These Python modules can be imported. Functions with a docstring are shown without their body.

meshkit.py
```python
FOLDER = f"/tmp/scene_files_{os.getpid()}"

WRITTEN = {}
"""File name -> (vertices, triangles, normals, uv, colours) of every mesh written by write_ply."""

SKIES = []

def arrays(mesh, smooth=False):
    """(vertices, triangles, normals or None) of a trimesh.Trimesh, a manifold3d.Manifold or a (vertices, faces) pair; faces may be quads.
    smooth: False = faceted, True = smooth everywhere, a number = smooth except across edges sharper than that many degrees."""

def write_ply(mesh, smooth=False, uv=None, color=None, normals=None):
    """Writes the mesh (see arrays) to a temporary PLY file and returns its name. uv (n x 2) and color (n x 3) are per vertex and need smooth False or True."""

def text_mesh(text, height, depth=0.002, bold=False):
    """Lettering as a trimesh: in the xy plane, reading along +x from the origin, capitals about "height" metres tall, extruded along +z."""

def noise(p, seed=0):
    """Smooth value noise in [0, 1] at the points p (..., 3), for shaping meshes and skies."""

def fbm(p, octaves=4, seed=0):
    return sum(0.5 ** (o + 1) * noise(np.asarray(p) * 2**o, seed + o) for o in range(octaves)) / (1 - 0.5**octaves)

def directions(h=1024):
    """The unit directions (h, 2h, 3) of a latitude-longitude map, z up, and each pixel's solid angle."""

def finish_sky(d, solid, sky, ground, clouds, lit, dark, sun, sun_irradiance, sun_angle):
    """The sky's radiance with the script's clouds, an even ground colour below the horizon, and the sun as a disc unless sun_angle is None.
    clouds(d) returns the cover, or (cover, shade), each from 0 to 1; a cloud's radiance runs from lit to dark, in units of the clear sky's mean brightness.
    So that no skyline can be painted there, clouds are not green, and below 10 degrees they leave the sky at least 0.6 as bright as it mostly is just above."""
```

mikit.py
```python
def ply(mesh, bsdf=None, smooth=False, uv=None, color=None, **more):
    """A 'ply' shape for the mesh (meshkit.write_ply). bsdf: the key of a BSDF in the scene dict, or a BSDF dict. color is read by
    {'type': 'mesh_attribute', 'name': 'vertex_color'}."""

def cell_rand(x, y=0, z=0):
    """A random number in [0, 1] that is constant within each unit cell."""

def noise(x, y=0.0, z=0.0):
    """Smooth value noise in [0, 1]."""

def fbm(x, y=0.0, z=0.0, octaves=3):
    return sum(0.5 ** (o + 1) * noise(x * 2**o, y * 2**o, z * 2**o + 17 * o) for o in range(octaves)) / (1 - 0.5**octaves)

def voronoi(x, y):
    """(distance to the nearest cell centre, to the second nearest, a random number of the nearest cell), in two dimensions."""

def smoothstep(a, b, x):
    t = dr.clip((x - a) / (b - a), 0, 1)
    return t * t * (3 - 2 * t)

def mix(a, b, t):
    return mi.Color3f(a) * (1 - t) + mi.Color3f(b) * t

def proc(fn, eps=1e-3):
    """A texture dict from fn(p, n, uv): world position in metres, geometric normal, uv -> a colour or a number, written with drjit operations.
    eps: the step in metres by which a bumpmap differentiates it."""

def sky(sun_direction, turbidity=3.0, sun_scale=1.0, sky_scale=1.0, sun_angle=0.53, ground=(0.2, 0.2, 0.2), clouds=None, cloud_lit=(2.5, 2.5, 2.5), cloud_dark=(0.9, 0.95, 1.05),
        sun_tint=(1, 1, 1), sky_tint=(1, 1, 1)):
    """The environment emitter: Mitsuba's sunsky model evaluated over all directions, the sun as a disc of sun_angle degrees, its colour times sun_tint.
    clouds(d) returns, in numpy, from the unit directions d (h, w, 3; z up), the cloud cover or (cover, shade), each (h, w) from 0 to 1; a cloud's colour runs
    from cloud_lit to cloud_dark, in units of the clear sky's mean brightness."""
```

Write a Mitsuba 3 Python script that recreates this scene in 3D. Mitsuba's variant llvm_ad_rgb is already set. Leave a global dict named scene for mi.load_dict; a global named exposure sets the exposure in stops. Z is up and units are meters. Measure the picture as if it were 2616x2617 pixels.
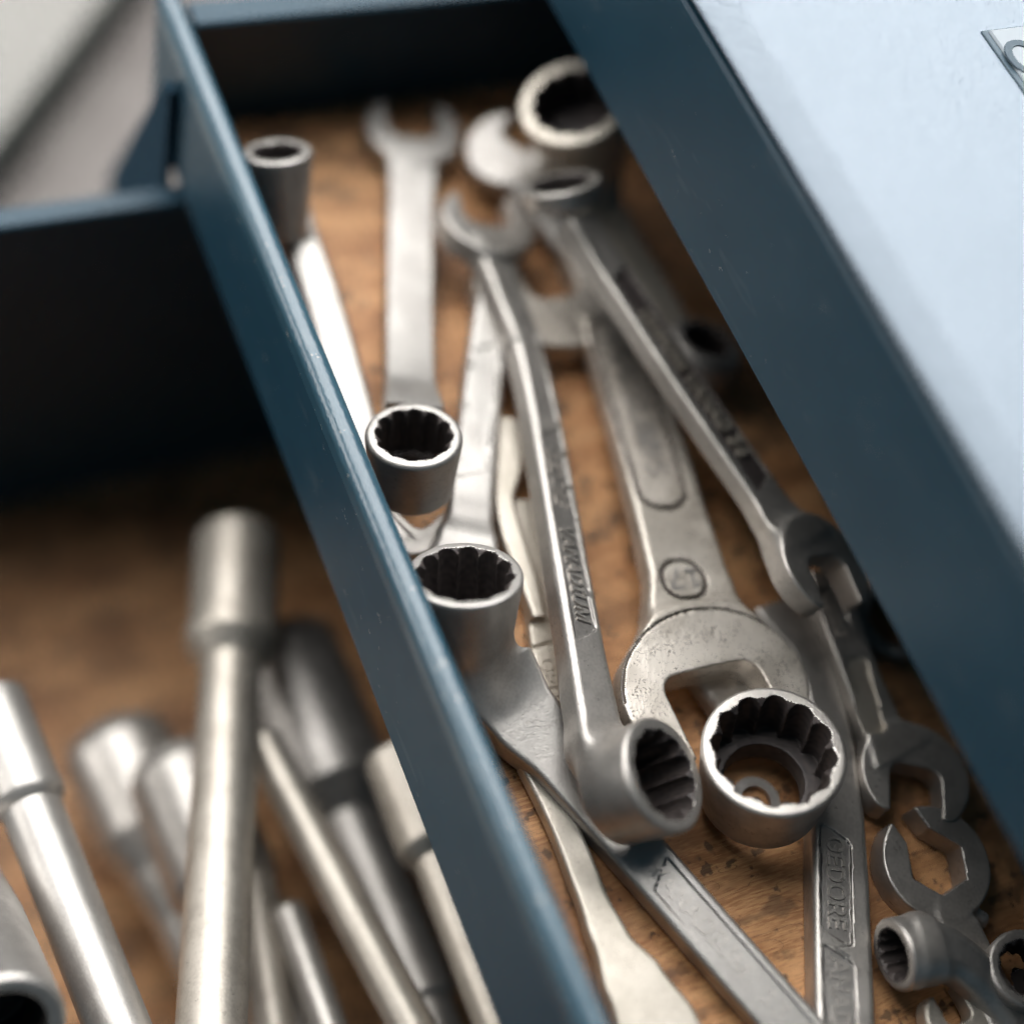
import math, numpy as np, trimesh, mitsuba as mi, drjit as dr, mikit, meshkit
from mikit import noise, fbm, smoothstep, mix
from scipy.spatial import cKDTree
T = mi.ScalarTransform4f
scene, labels = {}, {}
MM = 0.001
# ------------------------------------------------------------------ camera, light, exposure
CAM_O = np.array([-130.522, -145.118, 284.481]); CAM_F = np.array([0.378325, 0.420633, -0.824584]); CAM_U = np.array([0.211257, 0.828051, 0.519328])
FOCUS, APERTURE = 327.0, 10.0
scene['camera'] = {'type': 'thinlens', 'fov': 35.68, 'fov_axis': 'x', 'aperture_radius': APERTURE * MM, 'focus_distance': FOCUS * MM,
                   'near_clip': 0.02, 'far_clip': 20.0, 'to_world': T().look_at(origin=(CAM_O * MM).tolist(), target=((CAM_O + 100 * CAM_F) * MM).tolist(), up=CAM_U.tolist())}
exposure = 0.4
def window_light(direction, dist, w, h, power):
    """a bright window of the room: a rectangle that faces the tool box"""
    d = np.array(direction, float); d /= np.linalg.norm(d); key = 'window_light' if 'window_light' not in scene else 'window_light_001'
    scene[key] = {'type': 'rectangle', 'to_world': T().look_at(origin=(d * dist).tolist(), target=[0, 0, 0], up=[0, 0, 1]) @ T().scale([w / 2, h / 2, 1]),
                  'emitter': {'type': 'area', 'radiance': {'type': 'rgb', 'value': list(power)}}}
    labels[key] = {'kind': 'structure'}
window_light((0.17, 0.54, 0.82), 1.5, 2.4, 1.6, (4.7, 4.7, 4.65))
window_light((-0.85, 0.40, 0.36), 1.7, 0.9, 0.6, (5.0, 4.9, 4.75))
scene['room_light'] = {'type': 'constant', 'radiance': {'type': 'rgb', 'value': [0.022, 0.042, 0.058]}}

# ------------------------------------------------------------------ materials
def principled(**k): return {'type': 'principled', **k}
def two(b): return {'type': 'twosided', 'bsdf': b}
def rgb(*c): return {'type': 'rgb', 'value': list(c)}
def bump(b, fn, scale=1.0, eps=1e-4): return {'type': 'bumpmap', 'arbitrary': {**mikit.proc(fn, eps=eps)}, 'scale': scale, 'bsdf': b}

def cast_grain(p, n, uv):       # fine forged-steel grain, height in metres
    q = p * 1000.0
    return (noise(q.x * 3.1, q.y * 3.1, q.z * 3.1) * 0.6 + noise(q.x * 6.7, q.y * 6.7, q.z * 6.7) * 0.4) * 0.00005
def steel_color(a, b, speck, amount):
    def fn(p, n, uv):
        q = p * 1000.0
        big = fbm(q.x * 0.16, q.y * 0.16, q.z * 0.16, 3)
        fine = noise(q.x * 2.2, q.y * 2.2, q.z * 2.2)
        c = mix(a, b, smoothstep(0.30, 0.70, big * 0.75 + fine * 0.25))
        s = smoothstep(0.70, 0.84, fbm(q.x * 0.9 + 7, q.y * 0.9, q.z * 0.9, 3))
        return mix(c, speck, s * amount)
    return fn
def worn_color(p, n, uv):       # the tan, pitted wrench: grey-tan skin with small dark pits and scratches
    q = p * 1000.0
    big = fbm(q.x * 0.14, q.y * 0.14, q.z * 0.14, 3)
    c = mix((0.66, 0.60, 0.53), (0.50, 0.45, 0.39), smoothstep(0.35, 0.65, big))
    pits = smoothstep(0.58, 0.72, noise(q.x * 2.4, q.y * 2.4, q.z * 2.4) * 0.6 + noise(q.x * 5.1, q.y * 5.1, q.z * 5.1) * 0.4)
    c = mix(c, (0.17, 0.14, 0.115), pits * (0.34 + 0.55 * smoothstep(0.42, 0.62, fbm(q.x * 0.3 + 40, q.y * 0.3, q.z * 0.3, 2))))
    w = fbm(q.x * 0.5, q.y * 0.5, q.z * 0.5, 2) * 5
    line = dr.abs(noise(q.x * 0.55 + w, q.y * 0.75 - w * 0.6, 3.0) - 0.5)
    scr = (1 - smoothstep(0.004, 0.018, line)) * smoothstep(0.58, 0.66, noise(q.x * 0.33 + 9, q.y * 0.33, q.z * 0.33))
    return mix(c, (0.10, 0.075, 0.06), scr * 0.9)
def worn_bump(p, n, uv):
    q = p * 1000.0
    return (noise(q.x * 2.4, q.y * 2.4, q.z * 2.4) * 0.6 + noise(q.x * 5.1, q.y * 5.1, q.z * 5.1) * 0.4) * 0.00006
def steel(key, fn, rough, metal=0.80, bumpfn=cast_grain):
    scene[key] = two(bump(principled(base_color=mikit.proc(fn), roughness=rough, metallic=metal, specular=0.5), bumpfn))
steel('bright_steel', steel_color((0.47, 0.445, 0.415), (0.39, 0.365, 0.34), (0.24, 0.205, 0.17), 0.3), 0.43)
steel('grey_steel', steel_color((0.50, 0.465, 0.43), (0.385, 0.36, 0.33), (0.17, 0.145, 0.125), 0.5), 0.40)
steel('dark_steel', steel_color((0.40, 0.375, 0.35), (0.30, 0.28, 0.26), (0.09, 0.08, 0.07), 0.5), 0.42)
steel('cream_steel', steel_color((0.60, 0.545, 0.47), (0.50, 0.45, 0.38), (0.25, 0.21, 0.16), 0.4), 0.5)
steel('bar_steel', steel_color((0.54, 0.49, 0.425), (0.43, 0.385, 0.33), (0.19, 0.155, 0.12), 0.4), 0.46)
steel('worn_steel', worn_color, 0.46, 0.75, worn_bump)
scene['recess_shade'] = two(principled(base_color=mikit.proc(lambda p, n, uv: mix((0.075, 0.06, 0.055), (0.035, 0.03, 0.03), noise(p.x * 900, p.y * 900, p.z * 900))), roughness=0.5, metallic=0.3))  # near-black colour stands in for the shade inside bores and one recess
def wrinkle(p, n, uv):
    q = p * 1000.0
    wx = noise(q.x * 0.7, q.y * 0.7, q.z * 0.7) * 1.6
    return (noise(q.x * 1.5 + wx, q.y * 1.0 - wx, q.z * 1.3) * 0.6 + noise(q.x * 3.1, q.y * 2.6, q.z * 2.9) * 0.4) * 0.00009
def blue_col(a, b, chips=0.35, at=0.87):
    def fn(p, n, uv):
        q = p * 1000.0
        c = mix(a, b, fbm(q.x * 0.09, q.y * 0.09, q.z * 0.09, 3))
        rub = smoothstep(0.66, 0.80, fbm(q.x * 0.25 + 11, q.y * 0.10, q.z * 0.25, 3))          # dull rubbed patches
        c = mix(c, (0.17, 0.19, 0.20), rub * 0.10)
        chip = smoothstep(at, at + 0.03, noise(q.x * 0.55 + 5, q.y * 0.42, q.z * 0.55 + 2) * 0.8 + 0.2 * noise(q.x * 2.1, q.y * 2.1, q.z * 2.1))
        return mix(c, (0.30, 0.29, 0.27), chip * chips)
    return fn
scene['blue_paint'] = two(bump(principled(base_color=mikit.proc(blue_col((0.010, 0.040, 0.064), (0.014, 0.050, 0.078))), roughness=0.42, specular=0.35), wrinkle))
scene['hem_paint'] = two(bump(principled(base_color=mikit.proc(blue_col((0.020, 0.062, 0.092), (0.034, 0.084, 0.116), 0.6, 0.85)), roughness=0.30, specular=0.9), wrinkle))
scene['groove_dark'] = two(principled(base_color=rgb(0.10, 0.082, 0.068), roughness=0.6))  # darker tone for the engraved outlines and the boss line
scene['rear_paint'] = two(principled(base_color=rgb(0.045, 0.050, 0.045), roughness=0.7, specular=0.2))
scene['matte_blue'] = two(principled(base_color=rgb(0.012, 0.036, 0.058), roughness=0.8, specular=0.15))
def pebble(p, n, uv):
    q = p * 1000.0
    wx = noise(q.x * 0.9, q.y * 0.9, q.z * 0.9) * 1.2
    return (noise(q.x * 1.9 + wx, q.y * 1.3 - wx, q.z * 1.6) * 0.6 + noise(q.x * 3.9, q.y * 3.3, q.z * 3.6) * 0.4) * 0.00030
scene['lid_sheen_blue'] = two(bump(principled(base_color=mikit.proc(lambda p, n, uv: mix((0.215, 0.265, 0.315), (0.24, 0.29, 0.345), fbm(p.x * 60, p.y * 60, p.z * 60, 4))), roughness=0.40, specular=0.5), pebble))  # the blue paint made paler: window sheen put into the lid colour
scene['plate_metal'] = two(principled(base_color=rgb(0.22, 0.25, 0.275), roughness=0.40, metallic=0.2))
scene['plate_border'] = two(principled(base_color=rgb(0.05, 0.085, 0.11), roughness=0.5))
scene['letter_paint'] = two(principled(base_color=rgb(0.03, 0.06, 0.085), roughness=0.5))
def board(p, n, uv):
    q = p * 1000.0
    wob = fbm(q.x * 0.05, q.y * 0.05, 7.0, 2) * 6
    band = fbm(q.x * 0.03, q.y * 0.20 + wob * 0.15, 1.0, 3)
    fib = noise(q.x * 0.35, q.y * 3.4 + wob, 2.0) * 0.6 + noise(q.x * 0.9, q.y * 6.0 + wob, 3.0) * 0.4
    c = mix((0.55, 0.295, 0.135), (0.32, 0.140, 0.055), smoothstep(0.28, 0.74, band * 0.55 + fib * 0.45))
    blot = smoothstep(0.46, 0.70, fbm(q.x * 0.06 + 3, q.y * 0.085, 5.0, 4))
    c = mix(c, (0.165, 0.075, 0.032), blot * 0.55)
    grease = smoothstep(0.60, 0.74, fbm(q.x * 0.16 + 31, q.y * 0.22, 9.0, 4))
    c = mix(c, (0.06, 0.036, 0.024), grease * 0.5)
    sp = smoothstep(0.72, 0.84, noise(q.x * 0.30 + 20, q.y * 0.36, 8.0) * 0.7 + noise(q.x * 1.1, q.y * 1.2, 4.0) * 0.3)
    c = mix(c, (0.040, 0.028, 0.022), sp * 0.7)
    scr = dr.abs(noise(q.x * 0.12 + q.y * 0.05, q.y * 0.45, 12.0) - 0.5)
    return mix(c, (0.10, 0.055, 0.03), (1 - smoothstep(0.0, 0.012, scr)) * 0.55)
scene['board_wood'] = two(bump(principled(base_color=mikit.proc(board), roughness=0.55, specular=0.35),
                               lambda p, n, uv: noise(p.x * 700, p.y * 3200, 2.0) * 0.00005))
scene['cream_top'] = two(principled(base_color=mikit.proc(lambda p, n, uv: mix((0.27, 0.26, 0.24), (0.24, 0.23, 0.21), fbm(p.x * 20, p.y * 20, 1.0, 3))), roughness=0.6))
scene['felt'] = two(principled(base_color=mikit.proc(lambda p, n, uv: mix((0.22, 0.20, 0.185), (0.17, 0.15, 0.14), fbm(p.x * 60, p.y * 60, 1.0, 3))), roughness=0.8))

# ------------------------------------------------------------------ helpers
def V(*a): return np.array(a, float)
def unit(a): a = np.asarray(a, float); return a / np.linalg.norm(a)
def frame(x, z):
    x = unit(x); z = np.asarray(z, float); z = unit(z - x * (z @ x)); return np.stack([x, np.cross(z, x), z], 1)
def framez(z, x):
    z = unit(z); x = np.asarray(x, float); x = unit(x - z * (x @ z)); return np.stack([x, np.cross(z, x), z], 1)
def numbered(name, used=scene):
    k, i = name, 0
    while any(u == k or u.startswith(k + '__') for u in used): i += 1; k = f'{name}_{i:03d}'
    return k
def put(key, v, f, bsdf, normals=None, smooth=30):
    key = numbered(key)
    if normals is not None:
        path = meshkit.write_ply((v * MM, f), False, normals=normals)
        scene[key] = {'type': 'ply', 'filename': path, 'face_normals': False, 'bsdf': {'type': 'ref', 'id': bsdf}}
    else:
        scene[key] = mikit.ply(trimesh.Trimesh(np.asarray(v) * MM, f, process=False), bsdf, smooth=smooth)
    return key
def putmesh(key, m, bsdf, smooth=30): return put(key, np.array(m.vertices), np.array(m.faces), bsdf, smooth=smooth)
def box(x0, x1, y0, y1, z0, z1, c=0.4):
    """a box with small chamfers"""
    m = trimesh.creation.box([1, 1, 1]); pts = []
    for sx in (0, 1):
        for sy in (0, 1):
            for sz in (0, 1):
                P = np.array([(x0, x1)[sx], (y0, y1)[sy], (z0, z1)[sz]], float); d = np.array([1 - 2 * sx, 1 - 2 * sy, 1 - 2 * sz]) * c
                pts += [P + d * [0, 1, 1], P + d * [1, 0, 1], P + d * [1, 1, 0]]
    return trimesh.convex.convex_hull(np.array(pts))
def prism_y(profile, y0, y1):
    """closed xz profile extruded along y"""
    from shapely.geometry import Polygon
    m = trimesh.creation.extrude_polygon(Polygon(profile), y1 - y0, engine='earcut')
    v = np.array(m.vertices); return trimesh.Trimesh(np.stack([v[:, 0], y1 - v[:, 2], v[:, 1]], 1), m.faces)

# ------------------------------------------------------------------ a small distance-field modeller (all in millimetres)
def smin(a, b, k):
    h = np.clip(0.5 + 0.5 * (b - a) / k, 0, 1); return b + (a - b) * h - k * h * (1 - h)
def rbox(q, r):
    q = [x + r for x in q]; out = 0
    for x in q: out = out + np.maximum(x, 0) ** 2
    m = q[0]
    for x in q[1:]: m = np.maximum(m, x)
    return np.sqrt(out) + np.minimum(m, 0) - r
class Tool:
    def __init__(s): s.c = []
    def add(s, fn, c, A, lo, hi, k=1.5, cut=False, part='shaft'):
        s.c.append(dict(fn=fn, c=np.asarray(c, float), A=A, lo=np.array(lo, float), hi=np.array(hi, float), k=k, cut=cut, part=part)); return s
    def beam(s, a, b, w, t, n=(0, 0, 1), r=1.0, k=1.5, part='shaft', ext=1.0):
        a, b = np.asarray(a, float), np.asarray(b, float); L = np.linalg.norm(b - a); A = frame(b - a, n); w, t = np.broadcast_to(w, 2) / 2, np.broadcast_to(t, 2) / 2
        def fn(q):
            u = np.clip(q[..., 0] / L, 0, 1); W_, T_ = w[0] + (w[1] - w[0]) * u, t[0] + (t[1] - t[0]) * u
            return rbox([np.abs(q[..., 0] - L / 2) - L / 2 - ext, np.abs(q[..., 1]) - W_, np.abs(q[..., 2]) - T_], np.minimum(r, np.minimum(W_, T_) * 0.98))
        return s.add(fn, a, A, [-ext, -w.max(), -t.max()], [L + ext, w.max(), t.max()], k, part=part)
    def path(s, pts, w, t, n=(0, 0, 1), r=1.0, k=1.5, part='shaft', side=None):
        """one smooth bar along a spline through pts; w and t are its width and thickness at each point"""
        P = np.array(pts, float); m = len(P); w, t = np.broadcast_to(w, m) / 2, np.broadcast_to(t, m) / 2
        E = np.vstack([2 * P[0] - P[1], P, 2 * P[-1] - P[-2]]); S, pr = [], []
        for i in range(m - 1):
            p0, p1, p2, p3 = E[i:i + 4]
            for j in range(24):
                u = j / 24; S.append(0.5 * (2 * p1 + (p2 - p0) * u + (2 * p0 - 5 * p1 + 4 * p2 - p3) * u * u + (3 * p1 - p0 - 3 * p2 + p3) * u ** 3)); pr.append(i + u)
        S.append(P[-1]); pr.append(m - 1); S, pr = np.array(S), np.array(pr)
        sl = np.r_[0, np.cumsum(np.linalg.norm(np.diff(S, axis=0), axis=1))]; L = sl[-1]; g = np.linspace(0, L, 160)
        C = np.stack([np.interp(g, sl, S[:, i]) for i in range(3)], 1); pg = np.interp(g, sl, pr); ii = np.minimum(pg.astype(int), m - 2); e = pg - ii; e = e * e * (3 - 2 * e)
        Wg, Tg = w[ii] + (w[ii + 1] - w[ii]) * e, t[ii] + (t[ii + 1] - t[ii]) * e
        ker = np.ones(9) / 9
        tan = np.gradient(C, axis=0); tan = np.stack([np.convolve(np.pad(tan[:, i], 4, mode='edge'), ker, 'valid') for i in range(3)], 1); tan /= np.linalg.norm(tan, axis=1, keepdims=True)
        Y = np.cross(np.asarray(n, float), tan) if side is None else np.broadcast_to(np.asarray(side, float), tan.shape) - tan * (tan @ np.asarray(side, float))[:, None]; Y /= np.linalg.norm(Y, axis=1, keepdims=True); Zg = np.cross(tan, Y)
        tree = cKDTree(C)
        tab = np.concatenate([C, tan, Y, Zg, Wg[:, None], Tg[:, None]], 1).astype(np.float32); h = L / 159
        def look(u):
            x = np.clip(u / h, 0, 158.999); i = x.astype(np.int32); f = (x - i)[:, None].astype(np.float32); return tab[i] * (1 - f) + tab[i + 1] * f
        def fn(q):
            sh = q.shape[:-1]; q = q.reshape(-1, 3); u0 = tree.query(q)[1] * h; u = u0
            for _ in range(4):
                X = look(u); u = np.clip(np.clip(u + 0.85 * ((q - X[:, :3]) * X[:, 3:6]).sum(1), u0 - 1.2 * h, u0 + 1.2 * h), 0, L)
            X = look(u); dlt = q - X[:, :3]
            a_, y_, z_ = (dlt * X[:, 3:6]).sum(1), np.abs((dlt * X[:, 6:9]).sum(1)), np.abs((dlt * X[:, 9:12]).sum(1))
            d2 = rbox([y_ - X[:, 12], z_ - X[:, 13]], np.minimum(r, np.minimum(X[:, 12], X[:, 13]) * 0.98))
            ea = np.abs(a_); d = np.where((u < 1e-4) | (u > L - 1e-4), np.where(d2 > 0, np.hypot(d2, ea), np.maximum(d2, ea)), d2)
            return d.reshape(sh)
        boxes = []
        for i in range(0, 160, 16):
            seg = C[i:i + 18]; M = max(Wg[i:i + 18].max(), Tg[i:i + 18].max()) + 0.5; boxes.append((seg.min(0) - M, seg.max(0) + M))
        s.c.append(dict(fn=fn, c=np.zeros(3), A=np.eye(3), lo=C.min(0) - 3, hi=C.max(0) + 3, k=k, cut=False, part=part, boxes=boxes, pts=C, half=max(Wg.max(), Tg.max()))); return s
    def ring(s, c, n, R0, R1, h, r=1.0, k=3.0, part='ring_end'):
        A = framez(n, (1, 0.2, 0)); M = max(R0, R1)
        def fn(q):
            rho = np.hypot(q[..., 0], q[..., 1]); u = np.clip(-q[..., 2] / h, 0, 1); R = R0 + (R1 - R0) * u
            return rbox([rho - R, np.abs(q[..., 2] + h / 2) - h / 2], r)
        return s.add(fn, c, A, [-M, -M, -h], [M, M, 0], k, part=part)
    def bore(s, c, n, rh, depth, lobes=12, twist=0.0, chamfer=0.6, part='bore'):
        A = framez(n, (1, 0.2, 0)); st = 2 * np.pi / lobes
        def fn(q):
            rho = np.hypot(q[..., 0], q[..., 1]); ph = np.arctan2(q[..., 1], q[..., 0]) + twist; ph = (ph + st / 2) % st - st / 2
            x, y = rho * np.cos(ph), rho * np.sin(ph)
            d = np.minimum(np.hypot(x - 0.80 * rh, y) - 0.20 * rh, rho - 0.845 * rh) if lobes == 12 else (x - rh if lobes > 1 else rho - rh)
            d = np.minimum(d, (rho - rh * 0.90 - (q[..., 2] + chamfer)) * 0.707)
            return np.maximum(d, np.maximum(q[..., 2] - 2, -q[..., 2] - depth))
        M = rh * 1.25
        return s.add(fn, c, A, [-M, -M, -depth], [M, M, 2], 0.25, True, part)
    def head(s, c, n, sdir, R, th, slot, back, asp=1.0, r=0.9, k=2.0, part='open_jaw', front=0.80, round_=0.3, cutk=0.6):
        """open-end head: rounded plate with a jaw slot of that width that opens towards sdir and reaches back mm behind the centre"""
        A = framez(n, sdir)
        def fn(q):
            rho = np.hypot(q[..., 0] / asp, q[..., 1]); d2 = (rho - R) * (asp if asp < 1 else 1)
            d2 = -smin(-d2, -(q[..., 0] - front * R), 1.2)
            return rbox([d2, np.abs(q[..., 2]) - th / 2], r)
        M = R * max(1, asp)
        s.add(fn, c, A, [-M, -R, -th / 2], [M, R, th / 2], k, part=part)
        rr = slot * round_
        def cut(q):
            x = q[..., 0] + back; y = np.abs(q[..., 1]) - slot / 2
            d = rbox([-x, y], rr)
            return np.maximum(d, np.abs(q[..., 2]) - th)
        return s.add(cut, c, A, [-back - 1, -slot / 2, -th], [R * 1.5, slot / 2, th], cutk, True, part)
    def panel(s, a, b, n, w, depth, skew=0.0, r=0.8, groove=0.0, k=0.25, part='panel'):
        """recess (or, with groove, an engraved outline) between a and b, points on the surface"""
        a, b = np.asarray(a, float), np.asarray(b, float); L = np.linalg.norm(b - a); A = frame(b - a, n)
        def fn(q):
            x = q[..., 0] + q[..., 1] * skew
            d = rbox([np.abs(x - L / 2) - L / 2, np.abs(q[..., 1]) - w / 2], r)
            if groove: d = np.abs(d) - groove / 2
            return np.maximum(d, np.maximum(-q[..., 2] - depth, q[..., 2] - 3))
        e = abs(skew) * w / 2 + 1
        return s.add(fn, a, A, [-e, -w / 2 - 1, -depth], [L + e, w / 2 + 1, 3], k, True, part)
    # -- evaluation
    def corners(s, c): return np.array([c['c'] + c['A'] @ np.where(m, c['hi'], c['lo']) for m in np.ndindex(2, 2, 2)])
    def at(s, P, parts=False):
        D = np.full(len(P), 9.0); groups = {}
        for c in s.c:
            q = (P - c['c']) @ c['A']; mar = 6.0 + c['k']
            if 'boxes' in c:
                m = np.zeros(len(P), bool)
                for lo, hi in c['boxes']: m |= np.all((P > lo - mar) & (P < hi + mar), 1)
            else: m = np.all((q > c['lo'] - mar) & (q < c['hi'] + mar), 1)
            if not m.any(): continue
            d = c['fn'](q[m]); D[m] = -smin(-D[m], d, c['k']) if c['cut'] else smin(D[m], d, c['k'])
            if parts:
                g = groups.setdefault((c['part'], c['cut']), np.full(len(P), 9.0)); g[m] = np.minimum(g[m], np.abs(d) if c['cut'] else d)
        return (D, groups) if parts else D
    def mesh(s, h, n=(0, 0, 1), xdir=None):
        allp = np.vstack([s.corners(c) if 'boxes' not in c else np.vstack([c['pts'] + c['half'] * np.array(v) for v in ((1, 1, 1), (-1, -1, -1), (1, -1, 1), (-1, 1, -1))]) for c in s.c if not c['cut']])
        if xdir is None:
            u = np.linalg.svd(allp - allp.mean(0), full_matrices=False)[2][0]; xdir = u
        A = frame(xdir, n); o = allp.mean(0); q = (allp - o) @ A; lo, hi = q.min(0) - 3 * h - 1.0, q.max(0) + 3 * h + 1.0
        N = np.ceil((hi - lo) / h).astype(int) + 1; ax = [lo[i] + h * np.arange(N[i]) for i in range(3)]
        D = np.full(N, 9.0, np.float32)
        for c in s.c:
            if 'boxes' in c:
                F = np.full(N, 9.0, np.float32); mar = c['k'] + 1.5 * h + 0.5
                for lo_, hi_ in c['boxes']:
                    m = np.array([np.where(x, hi_, lo_) for x in np.ndindex(2, 2, 2)]); ctr = (lo_ + hi_) / 2
                    pts = c['pts']; pts = pts[np.all((pts >= lo_) & (pts <= hi_), 1)]; qc = (pts - o) @ A; M = mar + c['half']
                    i0 = np.maximum(np.floor((qc.min(0) - M - lo) / h).astype(int), 0); i1 = np.minimum(np.ceil((qc.max(0) + M - lo) / h).astype(int) + 1, N)
                    g = [ax[i][i0[i]:i1[i]] for i in range(3)]; sl = tuple(slice(i0[i], i1[i]) for i in range(3))
                    if min(len(x) for x in g) == 0: continue
                    Lq = np.stack(np.meshgrid(*g, indexing='ij'), -1) @ A.T + o
                    F[sl] = np.minimum(F[sl], c['fn'](Lq))
                D = smin(D, F, c['k']); continue
            qc = (s.corners(c) - o) @ A; mar = c['k'] + 1.5 * h + 0.5
            i0 = np.maximum(np.floor((qc.min(0) - mar - lo) / h).astype(int), 0); i1 = np.minimum(np.ceil((qc.max(0) + mar - lo) / h).astype(int) + 1, N)
            B = A.T @ c['A']; off = (o - c['c']) @ c['A']
            g = [ax[i][i0[i]:i1[i]].astype(np.float32) for i in range(3)]; sl = tuple(slice(i0[i], i1[i]) for i in range(3))
            L = np.stack([(g[0][:, None, None] * B[0, j] + g[1][None, :, None] * B[1, j] + g[2][None, None, :] * B[2, j] + off[j]) for j in range(3)], -1).astype(np.float32)
            d = c['fn'](L); D[sl] = -smin(-D[sl], d, c['k']) if c['cut'] else smin(D[sl], d, c['k'])
        v, f = nets(D); P = o + (lo + v * h) @ A.T
        def grad(P):
            e = 0.06; g = np.zeros_like(P)
            for k in ((1, -1, -1), (-1, -1, 1), (-1, 1, -1), (1, 1, 1)): g += np.array(k) * s.at(P + e * np.array(k))[:, None]
            return g / np.maximum(np.linalg.norm(g, axis=1, keepdims=True), 1e-9)
        for _ in range(2):
            P = P - grad(P) * np.clip(s.at(P), -0.6 * h, 0.6 * h)[:, None]
        return P, f, grad(P)
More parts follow.
